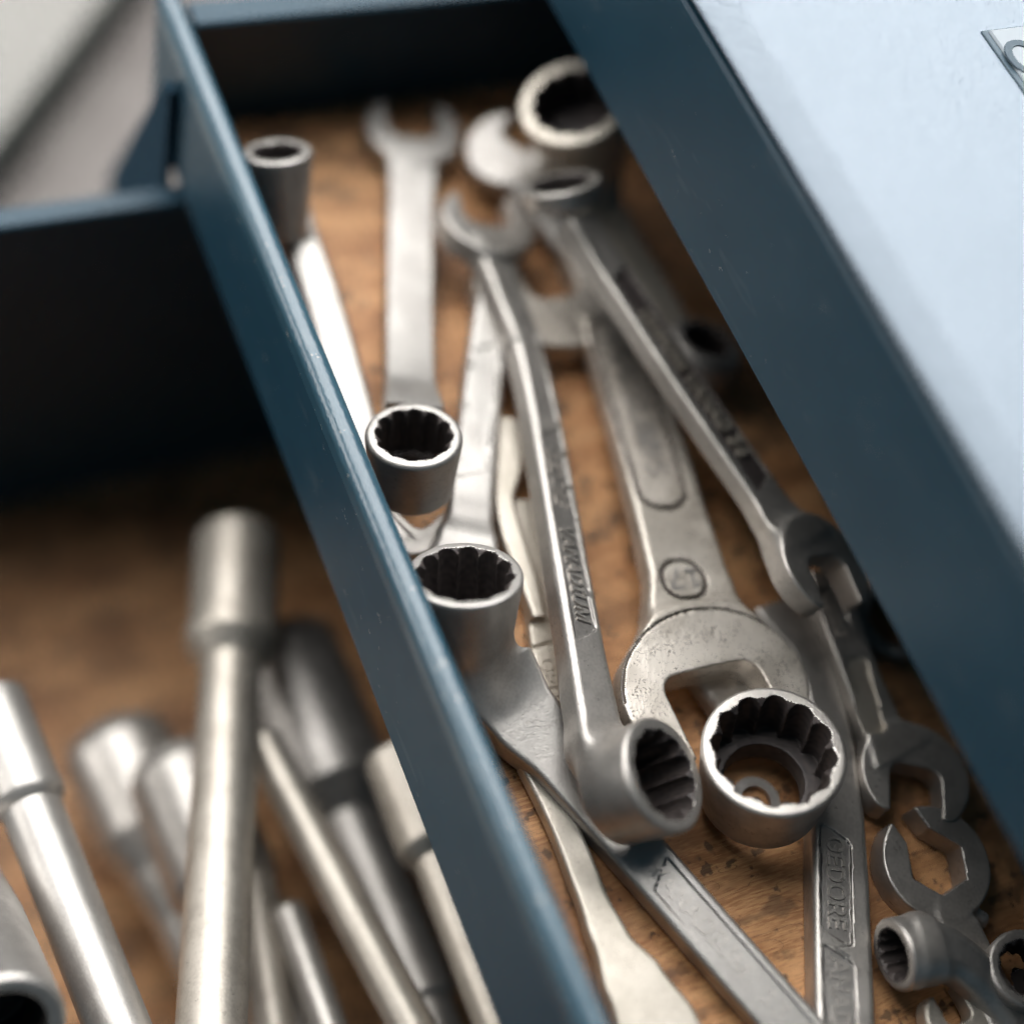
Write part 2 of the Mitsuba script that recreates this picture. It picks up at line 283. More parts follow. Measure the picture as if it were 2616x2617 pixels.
def nets(D):
    """naive surface nets on a grid of distances: vertices in grid units, triangles"""
    S = D < 0; nx, ny, nz = D.shape
    cnt = np.zeros((nx - 1, ny - 1, nz - 1), np.int8); 
    for a, b, c in np.ndindex(2, 2, 2): cnt += S[a:nx - 1 + a, b:ny - 1 + b, c:nz - 1 + c]
    cells = np.argwhere((cnt > 0) & (cnt < 8)); idx = np.full(cnt.shape, -1, np.int64); idx[tuple(cells.T)] = np.arange(len(cells))
    acc, num = np.zeros((len(cells), 3)), np.zeros(len(cells)); cs = list(np.ndindex(2, 2, 2))
    for i, a in enumerate(cs):
        for b in cs[i + 1:]:
            if sum(abs(x - y) for x, y in zip(a, b)) != 1: continue
            da, db = D[tuple((cells + a).T)], D[tuple((cells + b).T)]; m = (da < 0) != (db < 0)
            t = da[m] / (da[m] - db[m]); acc[m] += np.array(a) + t[:, None] * (np.array(b) - np.array(a)); num[m] += 1
    v = cells + acc / num[:, None]; F = []
    for ax in range(3):
        o = [1 if i == ax else 0 for i in range(3)]; u, w = [(1, 2), (2, 0), (0, 1)][ax]
        A, B = S[:nx - 1, :ny - 1, :nz - 1], S[o[0]:nx - 1 + o[0], o[1]:ny - 1 + o[1], o[2]:nz - 1 + o[2]]
        e = np.argwhere(A != B); e = e[(e[:, u] > 0) & (e[:, w] > 0)]
        du, dw = np.zeros(3, int), np.zeros(3, int); du[u] = 1; dw[w] = 1
        q = np.stack([idx[tuple((e - du - dw).T)], idx[tuple((e - dw).T)], idx[tuple(e.T)], idx[tuple((e - du).T)]], 1)
        q = np.where(A[tuple(e.T)][:, None], q, q[:, ::-1]); q = q[(q >= 0).all(1)]; F += [q[:, [0, 1, 2]], q[:, [0, 2, 3]]]
    return v, np.vstack(F)
def emit(name, tool, bsdf, label, cat, h=0.6, n=(0, 0, 1), group=None, bsdfs={}, min_faces=60):
    """writes the tool as one thing: its faces are shared out among its parts"""
    root = numbered(name); P, f, N = tool.mesh(h, n)
    D, g = tool.at(P, True); names, best, val = [], np.zeros(len(P), int), np.full(len(P), 99.0)
    for (part, cut), d in g.items():
        if part not in names: names.append(part)
        i = names.index(part); score = np.where(d < 0.12, -5.0 + d, 99) if cut else np.maximum(d, -2)
        m = score < val; best[m] = i; val[m] = score[m]
    fb = np.median(best[f], axis=1).astype(int)
    for i, part in enumerate(names):
        m = fb == i
        if m.sum() < min_faces:
            fb[m] = names.index('shaft') if 'shaft' in names else 0; m = fb == i
    for i, part in enumerate(names):
        ff = f[fb == i]
        if len(ff) == 0: continue
        u, inv = np.unique(ff, return_inverse=True)
        put(f'{root}__{part}', P[u], inv.reshape(-1, 3), bsdfs.get(part, bsdf if part != 'bore' else bsdfs.get('bore', 'recess_shade')), normals=N[u])
    labels[root] = {'label': label, 'category': cat}
    if group: labels[root]['group'] = group
    return root
def letters(root, text, pos, xdir, n, height, bsdf, depth=0.35, bold=True, key='lettering', sink=0.08, squeeze=1.0, slant=0.0, on=None):
    """raised lettering centred at pos on a face with normal n, reading along xdir"""
    m = meshkit.text_mesh(text, height, depth, bold); v = np.array(m.vertices); v[:, :2] -= (v[:, :2].max(0) + v[:, :2].min(0)) / 2
    v[:, 0] = v[:, 0] * squeeze + v[:, 1] * slant
    A = framez(n, xdir); P = np.asarray(pos, float) + (v - [0, 0, sink]) @ A.T
    if on is not None:                                     # settle the letters onto the tool's surface
        g = np.linspace(-1, 1, 25); ext = v[:, :2].max(0); G = np.stack([g * ext[0], g * 0, g * 0], 1); Q = np.asarray(pos, float) + G @ A.T + A[:, 2] * 4; h = np.full(25, 4.0)
        for _ in range(24):
            d = on.at(Q); Q = Q - A[:, 2] * (0.9 * d)[:, None]; h = h - 0.9 * d
        P = P + A[:, 2] * np.interp(v[:, 0], G[:, 0], np.clip(h, -3, 3))[:, None]
    return putmesh(f'{root}__{key}', trimesh.Trimesh(P, m.faces), bsdf, smooth=False)

# ------------------------------------------------------------------ the tool box
FL, LOW = -15.0, -151.0                                   # floor of the middle tray, floor of the lower box
YB = 137.0                                                # back wall of the middle tray
B = 'tool_box'
labels[B] = {'label': 'blue painted steel cantilever tool box with open trays full of wrenches', 'category': 'tool box'}
def hem(x0, x1, ztop, zbot, y0, y1, key, bsdf='blue_paint', bow=0.0):
    """sheet wall whose upper edge is rolled into a rounded hem; the upper edge is bowed a little sideways towards y0"""
    cx, r = (x0 + x1) / 2, (x1 - x0) / 2; a = np.linspace(0, np.pi, 17)
    prof = [(cx + r * math.cos(t), ztop - r + r * math.sin(t)) for t in a]
    prof += [(x0, ztop - 2 * r), (x0, zbot), (x0 + 1.2, zbot), (x0 + 1.2, ztop - 2 * r - 1.0), (x1 - 0.8, ztop - 2 * r + 0.2)]
    prof = np.array(prof); m = len(prof); ys = np.linspace(y0, y1, 41); v, f = [], []
    for y in ys:
        off = bow * max(0.0, (30 - y) / 140) ** 2 * np.clip((prof[:, 1] - zbot) / (ztop - zbot), 0, 1)
        v.append(np.stack([prof[:, 0] + off, np.full(m, y), prof[:, 1]], 1))
    for i in range(len(ys) - 1):
        for j in range(m):
            k = (j + 1) % m; A0, A1, B0, B1 = i * m + j, i * m + k, (i + 1) * m + j, (i + 1) * m + k; f += [[A0, B1, A1], [A0, B0, B1]]
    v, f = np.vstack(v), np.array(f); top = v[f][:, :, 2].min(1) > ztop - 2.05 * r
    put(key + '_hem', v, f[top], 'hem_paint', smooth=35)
    return put(key, v, f[~top], bsdf, smooth=35)
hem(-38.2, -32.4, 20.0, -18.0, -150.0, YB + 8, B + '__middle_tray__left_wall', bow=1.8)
putmesh(B + '__middle_tray__floor_board', box(-36.6, 100, -150, YB - 1, FL - 2.5, FL), 'board_wood', smooth=False)
putmesh(B + '__middle_tray__floor_sheet', box(-36.8, 101, -150, YB, FL - 3.6, FL - 2.52, 0.2), 'blue_paint', smooth=False)
bw = prism_y([(YB - 3.5, 20.6), (YB + 3.5, 20.6), (YB + 4.2, 19.9), (YB + 4.2, 16.5), (YB + 3.2, 16.5), (YB + 1.2, 18.9), (YB + 1.2, FL - 2), (YB, FL - 2), (YB, 18.9), (YB - 4.0, 18.9), (YB - 4.2, 20.0)], 0, 140)
v = np.array(bw.vertices); bw.vertices = np.stack([-32.0 + v[:, 1], v[:, 0], v[:, 2]], 1); bw.invert()
putmesh(B + '__middle_tray__back_wall', bw, 'blue_paint')
# upper tray on the right, its inner flange, and the closed lid
UX = 43.3
putmesh(B + '__upper_tray__side_wall', prism_y([(UX, 42), (UX, 81.2), (UX + 0.6, 82.0), (UX + 3.0, 82.6), (UX + 3.4, 82.2), (UX + 3.4, 81.2), (UX + 1.3, 80.8), (UX + 1.3, 42)], -170, 150), 'blue_paint')
putmesh(B + '__upper_tray__floor_sheet', box(UX + 1.3, 190, -170, 150, 42, 43.2, 0.2), 'blue_paint', smooth=False)
lid = [(UX - 0.4, 84.6), (UX - 0.6, 85.3), (UX - 0.2, 86.0), (UX + 5.0, 88.5), (UX + 5.8, 88.9), (UX + 6.8, 89.0), (UX + 150, 89.0), (UX + 150, 87.8), (UX + 7.4, 87.8), (UX + 6.2, 87.4), (UX + 1.0, 85.2)]
putmesh(B + '__lid__panel', prism_y(lid, -170, 150), 'lid_sheen_blue', smooth=40)
catch = trimesh.util.concatenate([box(UX + 0.9, UX + 3.2, -9.5, 1.0, 82.9, 83.9, 0.3), box(UX + 1.6, UX + 2.8, -8.5, 0.0, 83.8, 84.9, 0.3)])
putmesh(B + '__lid__catch', catch, 'plate_metal', smooth=False)
# name plate on the lid
PA, PX, PY = V(99.2, 37.3, 89.0), V(112.3, 39.7, 89.0), V(98.9, 19.1, 89.0)
px, py = unit([1, 0.0, 0]), unit([0, -1, 0])
def lidquad(u0, u1, w0, w1, z0, z1, c=0.15): return box(PA[0] + u0, PA[0] + u1, PA[1] - w1, PA[1] - w0, z0, z1, c)
putmesh(B + '__lid__name_plate_frame', lidquad(0, 70, 0, 26, 88.9, 89.5, 0.2), 'plate_border', smooth=False)
putmesh(B + '__lid__name_plate', lidquad(1.3, 69, 0.5, 25, 89.1, 90.1, 0.4), 'plate_metal', smooth=False)
PL = V(102.6, 28.0, 90.1); PLX, PLY = PL[0] + 22.0, PL[1]
letters(B + '__lid', 'GEDORE', (PLX, PLY, 90.1), (1, 0, 0), (0, 0, 1), 9.0, 'letter_paint', key='plate_lettering')
# lower box: floor, cross divider, side walls, dark plate
YC = 119.3
putmesh(B + '__lower_box__floor_board', box(-210, 105, -190, YC - 0.02, LOW - 3, LOW), 'board_wood', smooth=False)
CT = -21.0
cw = prism_y([(YC - 2.6, CT), (YC + 2.6, CT), (YC + 3.4, CT - 0.8), (YC + 3.4, CT - 3.5), (YC + 2.4, CT - 3.5), (YC + 1.2, CT - 1.4), (YC + 1.2, LOW), (YC, LOW), (YC, CT - 1.4), (YC - 3.0, CT - 1.4), (YC - 3.2, CT - 0.6)], 0, 315.5)
v = np.array(cw.vertices); cw.vertices = np.stack([-211.0 + v[:, 1], v[:, 0], v[:, 2]], 1); cw.invert()
putmesh(B + '__lower_box__cross_divider', cw, 'blue_paint')
putmesh(B + '__lower_box__left_wall', box(-212, -210.4, -190, YC - 1, LOW, -92, 0.3), 'blue_paint', smooth=False)
putmesh(B + '__lower_box__right_wall', box(105, 107, -190, 260, LOW, 40, 0.3), 'blue_paint', smooth=False)
def slab(poly, z0, z1):
    from shapely.geometry import Polygon
    m = trimesh.creation.extrude_polygon(Polygon(poly), z1 - z0, engine='earcut'); m.apply_translation([0, 0, z0]); return m
E0, E1 = V(11.2, 329.9, -151.0), V(-57.4, 248.4, -151.0); ed = unit(E1 - E0)
e0, e1 = E0 - ed * 90, E1 + ed * 170
putmesh(B + '__lower_box__rear_floor', slab([(105, YC + 1.22), (105, 400), (e0[0], 400), tuple(e0[:2]), tuple(e1[:2]), (e1[0], YC + 1.22)], LOW - 3, LOW), 'felt', smooth=False)
rw = slab([tuple((e0 + V(0, 0, 0))[:2]), tuple(e1[:2]), tuple((e1 + V(2, -2, 0))[:2]), tuple((e0 + V(2, -2, 0))[:2])], LOW - 3, LOW + 22)
putmesh(B + '__lower_box__rear_wall', rw, 'rear_paint', smooth=False)
dplate = slab([(YC + 4, -96), (YC + 4, 10), (127, 10), (172, -70), (172, -96)], 0, 2); v = np.array(dplate.vertices); dplate.vertices = np.stack([-40 - v[:, 2] + 1, v[:, 0], v[:, 1]], 1); 
putmesh(B + '__dark_plate', dplate, 'matte_blue', smooth=False)  # dark triangular plate behind the cross divider, beside the tray wall
tt = slab([(-900, -700), (900, -700), (900, 1200), (-900, 1200)], LOW - 150, LOW - 120)
putmesh('work_table', tt, 'cream_top', smooth=False)
labels['work_table'] = {'kind': 'structure'}

# ------------------------------------------------------------------ wrenches in the middle tray
Z = (0, 0, 1)
# A: ring spanner in the back left corner
t = Tool(); c, n = V(-23.3, 97.6, 14.0), V(-0.0368, 0.4505, 0.8920)
t.ring(c, n, 8.3, 5.4, 21, r=0.9, k=3).path([V(-17.8, 101.7, -8.0), V(-17.8, 90.2, -9.5), V(-18.7, 67.7, -10.0), V(-21.5, 37.9, -11.0), V(-23.1, 16.4, -11.0)], [11, 9.6, 9.3, 9.3, 9.3], [7, 6, 6, 6, 6], r=1.8, k=5)
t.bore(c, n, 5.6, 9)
emit('ring_wrench', t, 'bright_steel', 'long bright ring wrench in the back left corner beside the blue tray edge', 'wrench', h=0.7)
# B: flat combination wrench, ring towards us
t = Tool(); c, n = V(-18.8, 17.2, 12.0), V(-0.0384, 0.2612, 0.9645)
hc = V(22.6, 118.6, -11.0); t.head(hc, Z, V(26.0, 131.1, -11.0) - hc, 12.5, 7, 13, 3)
t.path([V(20.5, 113.0, -11.0), V(11.7, 90.6, -10.5), V(0.2, 61.2, -9.0), V(-7.5, 41.7, -6.0), V(-12.8, 28.1, 0.0)], [13, 11.6, 11.4, 11.4, 13], [5.5, 5, 5, 6, 8], r=0.8)
t.ring(c, n, 10.5, 9.2, 16, r=1.3, k=3).bore(c, n, 8.2, 12, twist=0.1).bore(c - n * 10, n, 6.6, 10, lobes=1, chamfer=-2)
emit('combination_wrench', t, 'bright_steel', 'bright flat combination wrench with its twelve-point ring against the left tray edge', 'wrench')
# D: spanner with recessed panel running under the big ring
t = Tool()
t.path([V(26.4, 68.3, -8.0), V(16.4, 50.5, -8.0), V(6.2, 30.8, -8.0), V(-2.9, 12.3, -8.0), V(-7.4, 3.8, -7.5), V(-10.5, -1.9, -7.0), V(-13.1, -7.4, -7.0)], [9.5, 9.5, 9.6, 10, 11, 14, 17], [6, 6, 6, 6, 6.5, 8, 9], r=1.8)
pa, pb = V(14.0, 46.8, -5.0), V(-2.8, 14.2, -5.0)
t.panel(pa, pb, Z, 6.2, 0.35, skew=0.55)
r = emit('ring_wrench', t, 'bright_steel', 'bright wrench with a faint recessed panel running down behind the large ring', 'wrench')
letters(r, 'GEDORE', V(3.8, 26.5, -5.3), V(-3.2, 13.3, -5.0) - V(14.0, 46.8, -5.0), Z, 2.6, 'bright_steel', depth=0.25, on=t)
# E: deep offset ring wrench, lower left
t = Tool(); c, n = V(-21.3, -18.1, 14.0), V(0.0219, 0.4719, 0.8814)
sn = frame(V(19.1, -134.1, -11.0) - V(-8.2, -60.4, -9.5), (-0.16, 0, 1))[:, 2]
t.ring(c, n, 11.9, 9.0, 25, r=0.9, k=3)
t.path([V(-17.0, -33.0, -6.0), V(-13.4, -43.4, -8.5), V(-8.7, -54.8, -9.6), V(-3.8, -68.9, -10.2), V(6.4, -97.3, -10.8), V(20.5, -136.2, -11.0)], [18, 15.5, 12.2, 11, 10.8, 10.8], [10, 9, 8, 7.4, 7, 7], sn, r=1.1, k=7)
ee = lambda a: V(-3.8, -68.9, -10.2) + (V(20.5, -136.2, -11.0) - V(-3.8, -68.9, -10.2)) * a + sn * 3.5
t.panel(ee(.20), ee(.98), sn, 6.6, 0.45, skew=0.5, r=0.6)
t.bore(c, n, 9.9, 13, twist=0.16)
r = emit('offset_ring_wrench', t, 'bright_steel', 'deep offset ring wrench tucked under the blue tray edge, shaft running to the lower right', 'wrench', h=0.5)
letters(r, 'VANADIUM', ee(.36), V(20.5, -136.2, -11.0) - V(6.5, -97.2, -11.0), sn, 3.6, 'grey_steel', depth=0.3, on=t)
letters(r, '13', ee(.66), V(20.5, -136.2, -11.0) - V(6.5, -97.2, -11.0), sn, 3.6, 'grey_steel', depth=0.3, key='size_mark', on=t)
# G: combination wrench lettered VANADIUM
t = Tool(); c, n = V(2.4, -68.4, 10.0), V(0.4869, -0.1955, 0.8513)
gdir = unit(V(-2.4, -50.4, -1.0) - V(17.4, 25.3, -3.0)); gn = unit(np.array([0.30, -0.04, 1.0])); gn = unit(gn - gdir * (gn @ gdir))
hc = V(26.1, 79.1, -3.0); t.head(hc, unit([0.15, 0.1, 1]), V(28.7, 91.3, -3.0) - hc, 12.0, 6.5, 12.5, 2)
t.path([V(24.5, 72.9, -3.0), V(22.5, 58.2, -3.0), V(21.5, 43.9, -3.0)], [11, 8.5, 8.2], [6, 6, 6.5], gn, r=1.6, k=2.5)
gs = lambda a: V(17.7, 25.2, -3.0) + (V(-2.6, -49.4, 0.0) - V(17.7, 25.2, -3.0)) * a
t.path([V(21.5, 43.9, -3.0), gs(0), gs(.5), gs(.78), gs(1), V(-4.3, -57.8, 1.0), c - n * 7], [8.2, 8.8, 9.3, 9.6, 10.4, 12.5, 16], [6.5, 7, 7, 7, 7.6, 9.5, 12], gn, r=1.9, k=2.5)
t.ring(c, n, 11.8, 10.6, 14, r=1.0, k=3.5)
gy = np.cross(gn, gdir)
t.panel(gs(.10) + gn * 3.5, gs(.78) + gn * 3.5, gn, 5.4, 0.45, skew=0.6, r=0.5)
t.panel(V(23.3, 51.6, -3.0) + gn * 3.3, gs(.05) + gn * 3.5, gn, 4.6, 0.45, skew=-0.4, r=0.5, part='panel_001')
t.bore(c, n, 9.3, 15, twist=0.1)
r = emit('combination_wrench', t, 'grey_steel', 'long grey combination wrench lettered VANADIUM with its tilted ring facing right', 'wrench', h=0.45, bsdfs={'panel': 'dark_steel', 'panel_001': 'dark_steel'})
letters(r, 'GEDORE', gs(.265) + gn * 3.05, gdir, gn, 3.3, 'grey_steel', depth=0.6, slant=0.2, bold=True, squeeze=0.85, on=t)
letters(r, 'VANADIUM', gs(.585) + gn * 3.05, gdir, gn, 3.3, 'grey_steel', depth=0.6, slant=0.2, bold=True, squeeze=0.95, on=t)
# H: worn double open end wrench marked 17
t = Tool(); hc = V(26.2, -51.4, -3.5); hn = unit([0.0, -0.03, 1]); fc = V(37.9, 61.6, -10.0)
t.head(hc, hn, V(26.5, -62.3, -3.5) - hc, 21.4, 9.0, 22.8, 5.6, asp=0.86, r=0.8, k=0.35, front=0.60, round_=0.17, cutk=0.4)
t.path([hc + (V(32.9, -29.0, -4.0) - hc) * 0.3, V(30.7, -33.1, -4.0), V(32.5, -27.2, -4.1), V(33.9, -21.5, -4.3), V(37.6, -4.2, -5.0), V(41.9, 15.1, -6.3), V(48.5, 47.6, -9.0), V(46.9, 58.7, -9.7)], [24, 22, 20, 18.6, 17.4, 16.8, 16, 22], [8.2, 8.2, 8, 7.6, 7, 7, 7, 7], hn, r=1.5, k=6.0)
t.add(lambda q: 4.35 - q[..., 2], hc, framez(hn, V(26.5, -62.3, -3.5) - hc), [-34, -30, 4.35], [24, 30, 12], 0.5, True, 'shaft')
hA = framez(hn, V(26.5, -62.3, -3.5) - hc)
def boss(q):
    d = np.abs(np.hypot(q[..., 0] / 0.86, q[..., 1]) - 21.1) - 0.22
    return np.maximum(np.maximum(d, q[..., 0] + 3), np.maximum(q[..., 2] - 8, 3.75 - q[..., 2]))
t.add(boss, hc, hA, [-19, -23, 3.75], [-3, 23, 8], 0.2, True, 'boss_line')
t.head(fc, Z, V(38.9, 76.1, -10.0) - fc, 20, 8, 13.5, 4.0, asp=0.95, k=1.0, front=0.85, part='open_jaw_001')
pa, pb = V(47.7, 48.3, -5.4), V(36.0, -7.2, -1.4)
t.panel(pa, pb, unit(np.cross(pb - pa, [0, 0, 1])) * 0 + frame(pb - pa, Z)[:, 2], 11.6, 0.9, r=5.2, groove=1.1)
bc = V(31.0, -25.5, -0.2); bd = unit(V(32.3, -28.8, -4.0) - V(33.4, -22.2, -4.0))
t.panel(bc - bd * 4.9, bc + bd * 4.9, hn, 9.8, 0.8, r=4.5, groove=0.9, part='badge')
r = emit('open_end_wrench', t, 'worn_steel', 'worn tan open-end wrench with 17 stamped in a round badge', 'wrench', h=0.45, bsdfs={'panel': 'groove_dark', 'badge': 'groove_dark', 'boss_line': 'groove_dark'})
letters(r, '17', bc + hn * -0.1, V(27.5, -25.1, 0.0) - V(34.7, -26.3, 0.0), hn, 4.6, 'dark_steel', depth=0.4, key='size_mark', on=t)
pn = frame(pb - pa, Z)[:, 2]
letters(r, 'VANADIUM', pa + (pb - pa) * 0.33 + pn * 0.1, pb - pa, pn, 5.6, 'dark_steel', depth=0.5, on=t)
letters(r, '895', pa + (pb - pa) * 0.735 + pn * 0.1, pb - pa, pn, 5.0, 'dark_steel', depth=0.5, key='number_mark', on=t)
# I: dark open-end combination wrench leaning across
idir = unit(V(55.0, -14.1, 6.0) - V(42.9, 49.0, 11.0)); iw = unit(np.array([0.26, -0.04, 0.96])); iw = unit(iw - idir * (iw @ idir))
t = Tool(); c = V(38.6, 70.9, 16.0); rn = V(-0.1312, 0.5884, 0.7978)
t.ring(c + rn * 3, rn, 9.6, 9.2, 5.0, r=0.9, k=2.5).bore(c + rn * 3, rn, 7.2, 9)
t.path([V(39.2, 63.6, 14.0), V(41.0, 55.1, 12.0), V(43.1, 44.9, 11.0), V(48.3, 14.1, 9.0), V(53.4, -12.2, 7.0), V(54.8, -20.9, 6.6), V(56.3, -27.4, 6.3)], [9, 8.6, 9.0, 9.6, 10.0, 11.8, 15], [7, 6.3, 5.6, 5.2, 5.2, 5.4, 5.8], iw, r=0.7, k=2.0)
hc = V(58.6, -34.0, 6.0); t.head(hc, unit(np.array([0.30, -0.10, 0.95])), V(57.9, -46.3, 4.0) - hc, 12.2, 6.2, 11.6, 2.0, k=4.0, r=0.7, front=0.82)
i0, i1 = V(42.9, 49.0, 11.0), V(54.5, -14.5, 6.7); ip = lambda a: i0 + (i1 - i0) * a
t.panel(ip(0.02) + iw * 2.7, ip(0.96) + iw * 2.7, iw, 6.2, 0.6, skew=0.5, r=0.5)
r = emit('combination_wrench', t, 'grey_steel', 'grey wrench lying slantwise across the worn one, with a dark lettered panel', 'wrench', h=0.45, bsdfs={'panel': 'recess_shade'})  # panel colour darkened to stand for the dark tray it reflects
letters(r, 'CHROM VANAD 36', ip(0.52) + iw * 2.1, idir, iw, 3.4, 'cream_steel', depth=0.9, on=t)
# J: large offset ring wrench at the back right
t = Tool(); c, n = V(51.3, 95.5, 20.0), V(-0.3755, 0.0996, 0.9214)
t.ring(c, n, 14.2, 8.5, 28, r=1.0, k=3)
t.path([V(58.6, 86.8, -7.0), V(60.7, 78.2, -9.0), V(62.6, 67.9, -10.0), V(65.0, 52.5, -11.0), V(66.8, 39.7, -11.5)], [15, 13, 12, 11, 9], [10, 9, 8, 7, 5], r=2.6, k=6)
t.bore(c, n, 10.8, 11)
emit('offset_ring_wrench', t, 'cream_steel', 'large offset ring wrench standing in the back right corner under the upper tray', 'wrench', h=0.8)
# grey round head next to it
t = Tool(); hc = V(42.5, 103.1, -5.0); n = unit([-0.25, -0.12, 1])
t.head(hc, n, V(59.2, 112.9, -5.0) - hc, 11.0, 6, 10, -2.0).path([V(43.6, 95.9, -5.0), V(46.7, 81.7, -8.0), V(51.2, 65.8, -11.0), V(52.5, 51.7, -11.0)], [12, 9, 9, 9], 6, n, r=1.6)
emit('open_end_wrench', t, 'dark_steel', 'small grey open-end wrench head lying beside the large ring at the back', 'wrench', h=0.8)
# gleaming knob by the right wall, half way
t = Tool(); c, n = V(66.9, 34.1, -1.0), unit([0.2, 0.2, 1])
t.ring(c, n, 9.5, 10.5, 10, r=2.4, k=3).path([c - n * 6, V(72.5, 30.7, -9.0)], [13, 9], [8, 5], r=2).bore(c, n, 6.3, 8)
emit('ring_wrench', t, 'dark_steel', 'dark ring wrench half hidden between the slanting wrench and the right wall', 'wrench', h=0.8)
# F: open jaw under the ring of B
t = Tool(); hc = V(-19.2, 9.0, -11.0)
t.head(hc, Z, V(-8.0, 14.8, -11.0) - hc, 9.6, 5, 8.6, 1.0).path([V(-22.5, 7.8, -11.0), V(-30.4, 4.6, -11.5)], [10, 8], 5, r=1.2)
emit('open_end_wrench', t, 'grey_steel', 'small open-end jaw lying on the board between the two left rings', 'wrench', h=0.6)
# R: slotted wrench lettered GEDORE under the long grey one
t = Tool()
t.path([V(13.8, 28.1, -11.0), V(8.8, 17.2, -11.0), V(3.8, 8.2, -11.0), V(1.9, -1.3, -11.0), V(1.1, -12.3, -11.0), V(-0.1, -21.7, -11.0)], [6.5, 6.6, 4.6, 5.2, 4.6, 3.4], 5, r=1.0, k=1.0, part='slotted_arm')
t.path([V(9.2, 8.1, -13.0), V(4.2, -14.8, -13.0), V(0.4, -29.9, -13.0), V(-2.1, -42.2, -13.0), V(-4.3, -54.0, -13.0)], [7, 9, 9.6, 9.6, 9.6], 4, r=0.8, k=1.0)
mk = V(-0.5, -27.4, -11.0); t.panel(mk - V(3, 0, 0), mk + V(3, 0, 0), Z, 0.7, 0.5, r=0.2)
r = emit('slotted_wrench', t, 'cream_steel', 'flat pale wrench with a slotted arm, lettered GEDORE, under the long grey one', 'wrench', h=0.5)
letters(r, 'GEDORE', V(-3.5, -39.5, -11.0), V(-4.2, -51.6, -13.0) - V(-0.2, -29.7, -13.0), Z, 3.4, 'cream_steel', depth=0.45, on=t)
# K: small open-end wrench on the right, jaws towards us
t = Tool(); hc = V(64.8, -80.4, -10.0); kd = unit(V(62.1, -70.3, -10.0) - V(65.4, -38.4, -8.0)); kn = unit([0.06, 0, 1])
t.head(hc, Z, V(59.0, -90.9, -10.0) - hc, 12.4, 6.5, 11.8, 2.2, k=3.0, r=0.45, front=0.74, round_=0.26)
t.path([V(68.1, -30.5, -7.0), V(66.4, -38.7, -8.0), V(64.3, -54.2, -9.0), V(63.4, -68.1, -10.0), V(64.4, -74.9, -10.0)], [9.6, 9.6, 9.6, 10.5, 15], 6, kn, r=0.8, k=2.0)
k0 = V(65.6, -34.5, -5.0); k1 = V(64.0, -47.7, -5.0); k2 = V(64.6, -51.7, -6.0); k3 = V(60.5, -69.2, -7.0)
t.panel(k0, k1, kn, 6.0, 0.5, r=2.2).panel(k2, k3, kn, 5.6, 0.4, r=2.0, part='panel_001')
r = emit('open_end_wrench', t, 'grey_steel', 'small grey open-end wrench by the right wall, jaws pointing towards the open ring', 'wrench', h=0.45, bsdfs={'panel': 'dark_steel', 'panel_001': 'cream_steel'})
letters(r, 'GEDORE', k0 + (k1 - k0) * 0.45 - kn * 0.5, k1 - k0, kn, 2.5, 'grey_steel', depth=0.5, squeeze=0.85, on=t)
# N: panelled wrench, bottom centre right
t = Tool(); nn = unit([-0.04, 0, 1])
t.path([V(57.3, -32.6, -12.0), V(57.4, -45.9, -12.0), V(55.3, -58.1, -12.0), V(49.6, -72.1, -12.0), V(43.8, -84.1, -12.0), V(36.5, -98.5, -12.0), V(26.5, -117.9, -12.0), V(18.3, -134.2, -12.0)], [15, 9, 9, 10.5, 12, 12.4, 12.4, 12.4], [5, 5, 5, 6, 6.5, 7, 7, 7], nn, r=1.3, k=1.5)
t.panel(V(41.8, -85.8, -8.6), V(31.0, -105.9, -8.6), nn, 6.4, 0.6, skew=-0.5, r=1.2).panel(V(29.8, -108.9, -8.6), V(17.6, -132.6, -8.6), nn, 6.4, 0.3, skew=-0.5, r=0.8, part='panel_001')
r = emit('combination_wrench', t, 'grey_steel', 'grey wrench with a deep lettered panel coming out below the big ring', 'wrench', h=0.45, bsdfs={'panel': 'dark_steel', 'panel_001': 'dark_steel'})
letters(r, 'GEDORE', V(36.8, -95.5, -9.1), V(26.5, -117.9, -12.0) - V(36.5, -98.5, -12.0), nn, 3.6, 'grey_steel', depth=0.5, on=t)
letters(r, 'VANADIUM', V(25.0, -118.7, -8.9), V(26.5, -117.9, -12.0) - V(36.5, -98.5, -12.0), nn, 3.6, 'grey_steel', depth=0.35, key='alloy_mark', on=t)
# O: big ring facing up
t = Tool(); c, n = V(27.2, -70.1, 9.0), V(-0.1437, 0.1461, 0.9788)
t.ring(c, n, 14.8, 12.9, 19, r=1.0, k=3)
t.path([c - n * 8, V(34.4, -55.4, -9.0), V(33.1, -45.3, -11.5), V(32.6, -31.4, -12.0)], [16, 14, 12, 11], [10, 7, 6, 5], side=np.cross(Z, V(32.6, -31.4, -12.0) - V(34.4, -55.4, -9.0)), r=2.4, k=4)
t.bore(c, n, 12.6, 13, twist=0.22).bore(c - n * 11.5, n, 8.4, 12, lobes=1, chamfer=-2)
emit('offset_ring_wrench', t, 'grey_steel', 'big twelve-point ring facing straight up below the worn jaw', 'wrench', h=0.5)
wsh = trimesh.creation.annulus(3.3, 5.4, 1.2, sections=48); wsh.apply_translation(V(30.6, -73.2, -14.0)); putmesh('washer', wsh, 'bright_steel'); labels['washer'] = {'label': 'small bright washer seen on the board through the big ring', 'category': 'washer'}
